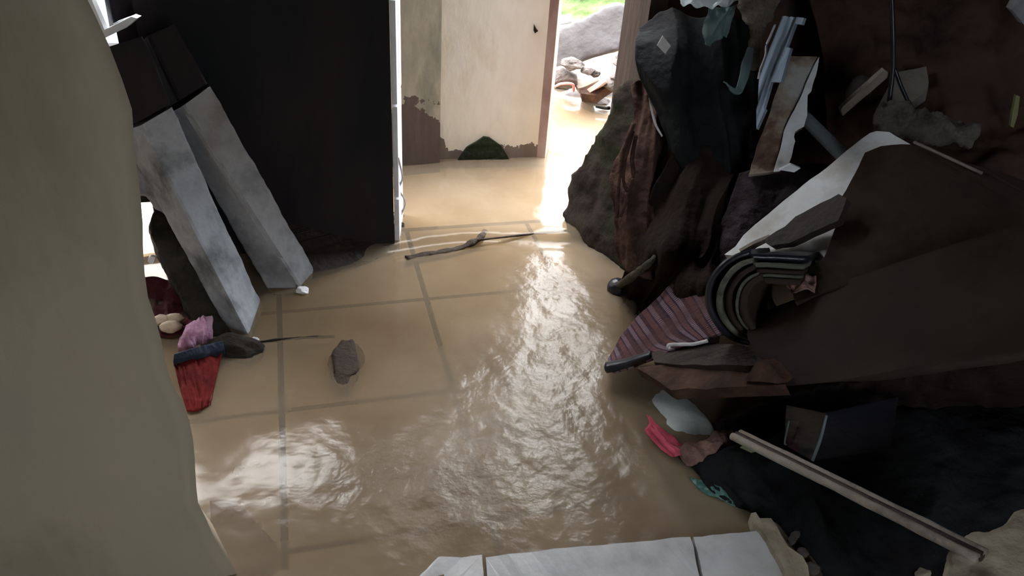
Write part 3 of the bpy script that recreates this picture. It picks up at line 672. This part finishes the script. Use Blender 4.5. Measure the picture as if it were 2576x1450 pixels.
tag(surf('pale_strap', [[(1637, 203, 2.10), (1633, 250, 2.10), (1645, 310, 2.07), (1664, 345, 2.05)], [(1641, 204, 2.10), (1638, 250, 2.10), (1651, 308, 2.07), (1667, 342, 2.05)]], M['white_cord'], 30, 3, .002), 'narrow pale strap hanging in front of the russet cloth', 'strap')
for i, pts in enumerate([[(1595, 310, 2.06), (1568, 380, 2.03), (1560, 440, 2.0), (1553, 500, 1.98), (1553, 548, 1.97)], [(1592, 330, 2.06), (1572, 400, 2.02), (1568, 450, 2.0), (1580, 480, 1.98), (1592, 450, 1.98)], [(1600, 340, 2.06), (1590, 400, 2.02), (1593, 440, 2.0), (1578, 500, 1.97), (1560, 545, 1.96)]]):
    tag(tube('cloth_string', pts, .0055, M['brown_cloth'], wob=.002), 'brown twisted string dangling from the russet cloth', 'string', 'brown strings on the mossy masonry')
tag(tube('grass_blade', [(1500, 268, 2.42), (1520, 272, 2.40), (1532, 272, 2.38)], .004, M['dark_stone'], r2=.006), 'dark blade of grass poking from the left edge of the mossy masonry', 'grass blade')
# hanging things at the top
T('plastic_sheet', surf('b', [[(1700, -90, 2.30), (1780, -100, 2.32), (1890, -100, 2.3)], [(1704, -30, 2.16), (1780, -30, 2.14), (1885, -40, 2.16)], [(1712, 14, 2.10), (1790, 21, 2.08), (1862, 2, 2.10)]], M['clear_plastic'], 60, 50, .002, fold=.012, fs=(5, 2), wr=.006, seed=3, ragged=.006), 'crumpled milky plastic sheet catching light above the black cloth', 'plastic sheet')
T('green_rag', surf('b', [[(1780, 22, 2.09), (1796, 22, 2.09), (1832, 18, 2.09), (1852, 10, 2.10)], [(1783, 50, 2.08), (1792, 60, 2.07), (1822, 50, 2.08), (1838, 40, 2.09)], [(1778, 110, 2.085), (1784, 110, 2.08), (1812, 90, 2.09), (1818, 90, 2.10)]], M['thin_green'], 50, 40, .003, fold=.014, fs=(3, 1), wr=.004, seed=8), 'faint sea green rag hanging below the plastic sheet', 'rag')
T('pale_green_cloth', surf('b', [[(1882, 118, 2.04), (1896, 122, 2.04)], [(1866, 160, 2.02), (1888, 170, 2.02)], [(1860, 200, 2.00), (1876, 210, 2.00)], [(1850, 222, 1.98), (1858, 238, 1.98)], [(1822, 204, 1.98), (1838, 228, 1.97)]], M['thin_green'], 16, 60, .004, fold=.004, fs=(2, 3), wr=.004, seed=5), 'curved pale sea green strip of cloth in the fold of the black cloth', 'cloth')
T('torn_fibres', chunk('b', [(1855, -40), (1945, -40), (1960, 5), (1935, 50), (1922, 80), (1918, 125), (1905, 175), (1890, 178), (1894, 120), (1890, 60), (1872, 28)], 2.04, .03, M['fibre'], seed=9, vox=.007, amp=.012, freq=22, ridge=.006), 'torn beige fibrous clump hanging beside the black cloth', 'fibre clump')
T('white_wire', tube('b', [(1950, 62, 2.02), (1936, 95, 2.0), (1928, 115, 2.0), (1926, 140, 1.99), (1913, 175, 1.98), (1908, 198, 1.98)], .003, M['white_cord']), 'thin white wire curving beside the blue board', 'wire')
T('blue_board', slab('b', [(1968, 40), (2022, 45), (2016, 62), (2000, 60), (1978, 119), (1989, 121), (1964, 207), (1940, 206), (1921, 272), (1925, 276), (1903, 325), (1902, 250), (1908, 205), (1935, 125)], M['blue_board'], .006, anchors=[(1905, 320, 1.87), (1925, 270, 1.875), (2000, 50, 2.0)], amp=.0015, step=.03), 'narrow blue grey board with notched right edge, leaning upright', 'board')
pb = root('peeling_board', W(1930, 430, 1.86), 'tall brown and cream peeling board leaning beside the blue board', 'board')
slab('panel', [(1988, 140), (2060, 143), (2052, 190), (2040, 230), (2031, 238), (2030, 290), (2022, 318), (2000, 332), (1997, 345), (2000, 356), (1990, 395), (1982, 416), (1962, 430), (1884, 440), (1892, 408), (1920, 330), (1950, 240)], M['peel_board'], .018, anchors=[(1884, 438, 1.86), (1975, 425, 1.86), (2010, 140, 2.06)], amp=.004, step=.015, seed=4, parent=pb)
slab('bare_edge', [(2050, 160), (2061, 143), (2053, 190), (2041, 230), (2032, 238), (2031, 290), (2023, 318), (2001, 332), (1998, 345), (2001, 356), (1991, 395), (1983, 416), (1962, 431), (1946, 432), (1960, 385), (1972, 330), (1990, 290), (2012, 250), (2032, 200)], M['white_board'], .004, anchors=[(1884, 438, 1.853), (1975, 425, 1.853), (2010, 140, 2.053)], amp=.003, step=.012, seed=14, parent=pb)['label'] = 'bare whitish edge where the stain has peeled off'
T('white_scrap', slab('b', [(1962, 428), (1990, 414), (2014, 424), (1998, 434)], M['white_board'], .01, F=1.80, amp=.001), 'small white scrap at the foot of the peeling board', 'scrap')
T('grey_pipe', tube('b', [(2018, 290, 1.98), (2128, 400, 1.84)], .017, M['grey_pipe'], seg=20), 'dull blue grey pipe leaning in the dark gap behind the white board', 'pipe')
T('wood_batten', slab('b', [(2115, 278), (2121, 268), (2226, 176), (2236, 182), (2232, 196), (2120, 292)], M['wood_pale'], .02, F=2.0, amp=.0015), 'narrow pale batten leaning in front of the brown wall', 'batten')
T('pale_slate', rock('b', (2160, 228, 2.12), (.035, .02, .045), M['rubble'], 12, 3, .3, cut=.8), 'small grey brown rock behind the narrow batten', 'rock')
T('plaster_shard', slab('b', [(2196, 290), (2212, 262), (2236, 215), (2240, 182), (2262, 180), (2330, 166), (2336, 210), (2330, 232), (2296, 256), (2282, 262), (2236, 262), (2230, 290), (2210, 300)], mat('old_grey_plaster', [(.14, .125, .105), (.27, .25, .22)], 7), .03, anchors=[(2200, 290, 2.02), (2330, 235, 2.05), (2290, 170, 2.16)], amp=.003), 'pale triangular shard of plaster behind dark crossing wires', 'plaster shard')
tag(tube('dark_wire', [(2243, -20, 2.02), (2247, 100, 2.0), (2246, 180, 1.99), (2233, 285, 1.97)], .006, M['black_rubber']), 'thick dark wire hanging straight down over the plaster shard', 'wire')
tag(tube('dark_wire', [(2250, 170, 2.0), (2266, 215, 1.99), (2287, 262, 1.98)], .005, M['black_rubber']), 'short dark wire slanting right across the plaster shard', 'wire')
T('rolled_rag', tube('b', [(2205, 300, 1.93), (2270, 310, 1.90), (2350, 325, 1.88), (2450, 345, 1.86)], .045, mat('grey_brown_rag', [(.045, .038, .036), (.14, .125, .11), (.07, .05, .052)], 14, .9, .8, 40), seg=24, n=60, wob=.022, r2=.03), 'lumpy grey brown rolled rag lying on top of the white board', 'rag')
T('thin_rod', tube('b', [(2300, 358, 1.66), (2360, 385, 1.60), (2470, 436, 1.50)], .0035, mat('dull_rusty_metal_rod', [(.12, .10, .09), (.22, .18, .17)], 20, .5), seg=10), 'thin rusty rod sticking out from under the rolled rag', 'rod')
T('yellow_strip', slab('b', [(2556, 240), (2566, 243), (2560, 290), (2550, 322), (2542, 318), (2548, 280)], mat('dull_yellow_strip', [(.20, .20, .09), (.30, .30, .15)]), .01, F=1.9, amp=.001), 'short dull yellow strip near the right edge of the picture', 'strip')
T('pale_shard', slab('b', [(2546, 25), (2560, 0), (2620, -20), (2620, 90), (2576, 62)], M['concrete'], .03, F=2.0, amp=.003), 'pale grey shard at the top right corner', 'shard')
# brown debris slope behind all this
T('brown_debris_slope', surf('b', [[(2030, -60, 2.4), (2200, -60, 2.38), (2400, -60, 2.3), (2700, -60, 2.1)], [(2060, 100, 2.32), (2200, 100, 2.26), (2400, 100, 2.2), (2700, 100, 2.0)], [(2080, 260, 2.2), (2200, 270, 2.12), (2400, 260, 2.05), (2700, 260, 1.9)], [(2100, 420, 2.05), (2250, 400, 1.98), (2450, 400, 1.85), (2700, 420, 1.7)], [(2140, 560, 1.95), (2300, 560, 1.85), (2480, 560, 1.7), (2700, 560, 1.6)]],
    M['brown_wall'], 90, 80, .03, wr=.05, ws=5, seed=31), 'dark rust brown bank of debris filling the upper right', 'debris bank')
# striped mat and quilt
net = [[(1528, 900, 1.66), (1570, 838, 1.72), (1625, 775, 1.75), (1690, 712, 1.76), (1765, 668, 1.78), (1845, 646, 1.78)],
       [(1530, 915, 1.63), (1590, 868, 1.66), (1655, 815, 1.66), (1725, 755, 1.66), (1795, 700, 1.68), (1858, 680, 1.68)],
       [(1534, 930, 1.60), (1610, 895, 1.60), (1680, 850, 1.58), (1752, 800, 1.57), (1815, 745, 1.58), (1870, 730, 1.58)],
       [(1545, 938, 1.58), (1640, 905, 1.55), (1720, 868, 1.52), (1790, 848, 1.50), (1850, 830, 1.48), (1890, 800, 1.48)]]
net_t = [list(r) for r in zip(*net)]
o = surf('b', net_t, M['striped'], 50, 110, .006, wr=.006, ws=9, seed=2); weave_uv(o, 50, 110)
T('striped_mat', o, 'purple and rust striped woven mat drooping to the water', 'mat')
tb = tube('mat_edging', [(1527, 925, 1.60), (1575, 915, 1.585), (1620, 900, 1.57), (1640, 893, 1.565)], .017, M['black_rubber'], flat=.8, seg=14, r2=.013)
tag(tb, 'thick black rubber edge strip at the lower end of the striped mat', 'edge strip')
T('dark_quilt', surf('b', [[(1860, 438, 1.90), (1940, 420, 1.90), (2080, 412, 1.90), (2150, 430, 1.88)], [(1830, 520, 1.84), (1900, 500, 1.82), (1990, 480, 1.82), (2080, 480, 1.82)], [(1790, 600, 1.80), (1850, 590, 1.77), (1930, 570, 1.77), (2020, 560, 1.78)], [(1750, 690, 1.76), (1820, 680, 1.73), (1880, 660, 1.72), (1950, 650, 1.73)]],
    mat('dark_plum_quilt', [(.010, .006, .009), (.022, .014, .018), (.06, .046, .06)], 12, .9, .6, 60), 60, 60, .01, wr=.010, ws=10, seed=6), 'dark plum quilted cloth under the white board, behind the striped mat', 'quilt')
# white board with splinter strip, brown board over it
T('white_board', slab('b', [(1822, 641), (1850, 620), (1870, 592), (1900, 565), (2040, 450), (2188, 335), (2205, 330), (2238, 332), (2292, 364), (2230, 400), (2200, 520), (2160, 640), (2072, 656), (1925, 654), (1892, 645)], M['white_board'], .022, anchors=[(1822, 641, 1.66), (2072, 652, 1.50), (2210, 335, 1.80)], amp=.003, seed=2), 'long dirty white board slanting up to the right across the heap', 'board')
T('split_batten', slab('b', [(1918, 606), (1975, 570), (2000, 545), (2110, 488), (2130, 500), (2108, 556), (2040, 585), (1985, 612), (1940, 618)], M['wood_dark'], .02, anchors=[(1920, 606, 1.60), (2108, 550, 1.515), (2110, 490, 1.565)], amp=.004, seed=3), 'dark split batten lying along the white board', 'batten')
T('wood_sliver', slab('b', [(1862, 634), (1900, 612), (1938, 596), (1942, 604), (1905, 622), (1880, 640)], M['wood_pale'], .012, F=1.60, amp=.003, seed=5), 'pale splintered sliver at the lower end of the white board', 'sliver')
T('brown_board', slab('b', [(2176, 384), (2215, 368), (2290, 363), (2620, 470), (2620, 640), (2300, 660), (2000, 760), (1985, 700), (2072, 652), (2092, 600), (2106, 560), (2114, 500), (2140, 455), (2160, 420)], M['brown_board'], .03, anchors=[(2000, 740, 1.42), (2600, 540, 1.36), (2240, 370, 1.70)], amp=.004, seed=6), 'broad dark reddish brown board covering the white board', 'board')
# rolled floor sheet
rl = root('rolled_floor_sheet', W(1900, 830, 1.42), 'thick dark brown floor covering curled back on itself at its left end', 'floor covering')
surf('sheet', [[(1895, 800, 1.47), (2010, 748, 1.42), (2250, 665, 1.38), (2620, 545, 1.30)], [(1880, 845, 1.40), (2010, 830, 1.34), (2250, 770, 1.28), (2620, 690, 1.18)], [(1915, 905, 1.33), (2060, 900, 1.26), (2300, 870, 1.19), (2640, 800, 1.10)], [(1968, 972, 1.27), (2080, 962, 1.22), (2300, 925, 1.13), (2640, 872, 1.04)]], M['brown_sheet'], 70, 50, .02, wr=.004, ws=6, parent=rl, seed=2)
def curl(name, m, cx, cy, rx, ry, F, d, th, s, a0=-80, a1=-262, rag=.0):
    near = []; far = []
    for k in range(9):
        a = math.radians(a0 + (a1 - a0) * k / 8)
        x = cx + rx * math.cos(a); y = cy + ry * math.sin(a)
        near.append((x, y, F)); far.append((x + 50 + .25 * (cx - x), y - 34 + .25 * (cy - y), F + d))
    near.insert(0, (cx + rx * 1.1, cy - ry * .93, F)); far.insert(0, (cx + rx * 1.1 + 40, cy - ry * .93 - 20, F + d))
    return surf(name, [near, far], m, 70, 10, th, wr=.003, ws=12, parent=rl, seed=s, ragged=rag)
curl('outer_layer', M['black_rubber'], 1905, 752, 118, 112, 1.46, .10, .012, 1)
curl('pale_layer', M['olive_layer'], 1912, 757, 100, 97, 1.44, .10, .010, 2)
curl('middle_layer', M['brown_sheet'], 1922, 762, 86, 86, 1.43, .10, .010, 3)
curl('inner_layer', M['olive_layer'], 1932, 767, 76, 78, 1.42, .12, .006, 4)
curl('core_layer', M['brown_sheet'], 1940, 770, 66, 70, 1.41, .16, .012, 5)
T('crumpled_rag', surf('b', [[(1975, 705, 1.46), (2010, 690, 1.47), (2050, 700, 1.45)], [(1980, 722, 1.44), (2015, 712, 1.43), (2050, 722, 1.42)], [(1985, 740, 1.43), (2020, 735, 1.41), (2050, 738, 1.40)]], M['flesh'], 40, 30, .005, fold=.010, fs=(3, 2), wr=.006, seed=5), 'crumpled faded reddish rag in the curl of the floor covering', 'rag')
T('flat_plank', slab('b', [(1640, 888), (1700, 872), (1800, 862), (1880, 872), (1930, 912), (1880, 920), (1700, 918), (1645, 912)], M['wood_dark'], .02, anchors=[(1645, 905, 1.52), (1900, 900, 1.36), (1800, 862, 1.50)], amp=.003, seed=2), 'flat dark grey brown plank under the striped mat', 'plank')
T('edge_plank', slab('b', [(1600, 925), (1700, 916), (1890, 905), (1975, 968), (1800, 975), (1690, 982), (1640, 950)], M['rust_brown'], .03, anchors=[(1600, 935, 1.50), (1970, 966, 1.26), (1880, 905, 1.38)], amp=.004, seed=9), 'dark rusty plank edge below the flat plank, over the water', 'plank')
T('wood_block', slab('b', [(1868, 958), (1900, 915), (1918, 906), (1935, 915), (1968, 955), (1955, 966)], M['rust_brown'], .04, anchors=[(1868, 958, 1.31), (1960, 962, 1.25), (1915, 908, 1.30)], amp=.003), 'small pale triangular wood block at the corner of the floor covering', 'wood block')
T('white_wire_clip', tube('b', [(1682, 876, 1.50), (1684, 868, 1.50), (1715, 867, 1.49), (1745, 866, 1.48), (1780, 858, 1.47)], .0042, M['white_cord']), 'bent white wire lying on the flat plank', 'wire')

# ---------------------------------------------------------------- lower right
T('sunken_plastic_sheet', surf('b', [[G(1530, 950, -.012), G(1620, 945, -.004), G(1690, 980, .0), G(1750, 1020, .0)], [G(1560, 1030, -.008), G(1640, 1030, .001), G(1720, 1050, .006), G(1795, 1075, .007)], [G(1590, 1130, -.012), G(1660, 1130, -.006), G(1740, 1130, -.001), G(1790, 1120, -.004)], [G(1610, 1260, -.020), G(1690, 1265, -.016), G(1780, 1270, -.012), G(1860, 1290, -.012)]], M['grey_sheet'], 40, 40, .003, wr=.005, ws=8, seed=4), 'pale grey plastic sheet awash in the water below the planks', 'plastic sheet')
T('crimson_rag', surf('b', [[G(1629, 1045, .010), G(1631, 1048, .012), G(1633, 1051, .010)], [G(1634, 1068, .014), G(1641, 1068, .018), G(1648, 1070, .014)], [G(1628, 1090, .014), G(1650, 1086, .03), G(1676, 1092, .018)], [G(1650, 1120, .010), G(1680, 1122, .026), G(1704, 1116, .012)], [G(1690, 1150, .008), G(1712, 1146, .018), G(1730, 1138, .01)]], M['hot_red'], 40, 50, .004, fold=.007, fs=(3, 2), wr=.005, seed=3), 'bright crimson rag floating at the water edge', 'rag')
T('faded_cloth', surf('b', [[G(1700, 1130, .01), G(1760, 1118, .03), G(1800, 1095, .035), G(1840, 1090, .03)], [G(1715, 1150, .01), G(1770, 1138, .04), G(1815, 1115, .05), G(1850, 1110, .04)], [G(1730, 1170, .0), G(1770, 1165, .015), G(1820, 1145, .03), G(1850, 1140, .03)]], M['flesh'], 50, 40, .005, fold=.010, fs=(5, 1), wr=.008, seed=13), 'faded pinkish brown cloth right of the crimson rag', 'cloth')
T('black_cloth_bundle', surf('b', [[G(1745, 1180, .0), G(1840, 1140, .05), G(1960, 1100, .09), G(2140, 1050, .12), G(2450, 980, .14), G(2850, 980, .14)], [G(1770, 1205, .0), G(1870, 1190, .06), G(2000, 1160, .10), G(2160, 1120, .12), G(2450, 1080, .14), G(2850, 1080, .14)], [G(1815, 1240, .0), G(1910, 1235, .05), G(2020, 1220, .08), G(2180, 1200, .1), G(2450, 1180, .12), G(2850, 1180, .12)], [G(1860, 1280, -.01), G(1950, 1290, .02), G(2060, 1290, .05), G(2200, 1300, .06), G(2450, 1290, .08), G(2850, 1290, .08)], [G(1960, 1330, -.02), G(2010, 1360, -.01), G(2080, 1420, .01), G(2230, 1430, .02), G(2450, 1420, .05), G(2850, 1420, .05)], [G(2030, 1420, -.03), G(2060, 1470, -.02), G(2110, 1560, .0), G(2260, 1560, .0), G(2450, 1560, .03), G(2850, 1560, .03)]],
    M['tarp'], 110, 110, .006, fold=.016, fs=(7, 2), wr=.016, ws=9, seed=17), 'black wet cloth heaped in the lower right corner', 'cloth')
T('teal_net', surf('b', [[G(1735, 1205, .008), G(1770, 1205, .014), G(1810, 1225, .02)], [G(1750, 1222, .006), G(1790, 1230, .014), G(1840, 1256, .012)], [G(1780, 1248, .0), G(1810, 1255, .004), G(1850, 1275, .0)]], M['teal'], 50, 30, .002, wr=.008, ws=30, seed=3, ragged=.006), 'small teal plastic scrap at the water edge by the black cloth', 'plastic scrap')
T('dead_leaf', slab('b', [(1862, 1128), (1885, 1118), (1912, 1120), (1920, 1132), (1890, 1140)], M['leaf'], .003, anchors=[G(1862, 1128, .11), G(1920, 1132, .11), G(1885, 1118, .125)], amp=.002, step=.01), 'olive grey leaf under the end of the channel pole', 'leaf')
# pole with a channel
def pole():
    r = root('channel_pole', W(1850, 1095, 1.20), 'long pale channelled wooden pole reaching into the lower right corner', 'pole')
    a, b = W(1852, 1094, 1.20), W(2470, 1400, .80)
    d = (b - a).normalized(); x = d.cross(Vector((0, 0, 1))).normalized(); y = x.cross(d)
    if x.dot(Vector((0, -1, 0))) < 0: x = -x
    for s, nm in ((-1, 'rail'), (1, 'rail')):
        o = x * .0105 * s
        tube(nm, [a + o, a.lerp(b, .5) + o + y * .001, b + o], .0075, M['wood_pale'], parent=r, seg=14, wob=.0012)
    tube('groove', [a - y * .001, b - y * .001], .0085, M['wood_dark'], parent=r, seg=10)
pole()
# smoky plastic crate corner
cr_ = root('plastic_box', W(2040, 1120, 1.2), 'smoky dark plastic box standing behind the channel pole', 'box')
slab('front_panel', [(1978, 1020), (2078, 1040), (2044, 1160), (1972, 1120)], M['dark_plastic'], .004, anchors=[(1975, 1120, 1.28), (2044, 1160, 1.2), (2078, 1040, 1.24)], amp=0, parent=cr_)
tube('edge', [(2079, 1045, 1.235), (2064, 1105, 1.215), (2044, 1160, 1.2)], .003, M['grey_pipe'], parent=cr_)
tube('edge', [(1985, 1060, 1.29), (1974, 1112, 1.275), (1978, 1120, 1.27)], .0018, M['grey_pipe'], parent=cr_)
slab('side_panel', [(2078, 1040), (2260, 1000), (2240, 1130), (2044, 1160)], M['dark_plastic'], .004, anchors=[(2078, 1040, 1.24), (2044, 1160, 1.2), (2250, 1000, 1.30)], amp=0, parent=cr_)
T('mortar_boulder', chunk('b', [(2375, 1440), (2384, 1385), (2425, 1360), (2445, 1328), (2495, 1330), (2535, 1312), (2555, 1280), (2660, 1260), (2700, 1600), (2370, 1600)], None, .14, M['earth'], seed=8, vox=.008, amp=.008, freq=18, anchors=[(2385, 1450, .80), (2560, 1300, .90), (2540, 1600, .70)], back=Vector((.03, 0, -.12))), 'rough beige lump of mortar in the bottom right corner', 'mortar lump')
T('mortar_crumb', rock('b', G(2330, 1452, .03), (.025, .02, .012), M['earth'], 4, 3, .4, cut=.8), 'small beige crumb left of the mortar lump', 'crumb')
for i, (x, y, r) in enumerate([(2005, 1345, .014), (1992, 1360, .010), (2020, 1392, .012), (2045, 1430, .014)]):
    tag(rock('grit_stone', G(x, y, .01), (r, r, r * .8), M['rubble'], 80 + i, 3, .35, cut=.8), 'grey grit stone beside the broken edge of the tiled step', 'stone', 'grit by the broken step edge')
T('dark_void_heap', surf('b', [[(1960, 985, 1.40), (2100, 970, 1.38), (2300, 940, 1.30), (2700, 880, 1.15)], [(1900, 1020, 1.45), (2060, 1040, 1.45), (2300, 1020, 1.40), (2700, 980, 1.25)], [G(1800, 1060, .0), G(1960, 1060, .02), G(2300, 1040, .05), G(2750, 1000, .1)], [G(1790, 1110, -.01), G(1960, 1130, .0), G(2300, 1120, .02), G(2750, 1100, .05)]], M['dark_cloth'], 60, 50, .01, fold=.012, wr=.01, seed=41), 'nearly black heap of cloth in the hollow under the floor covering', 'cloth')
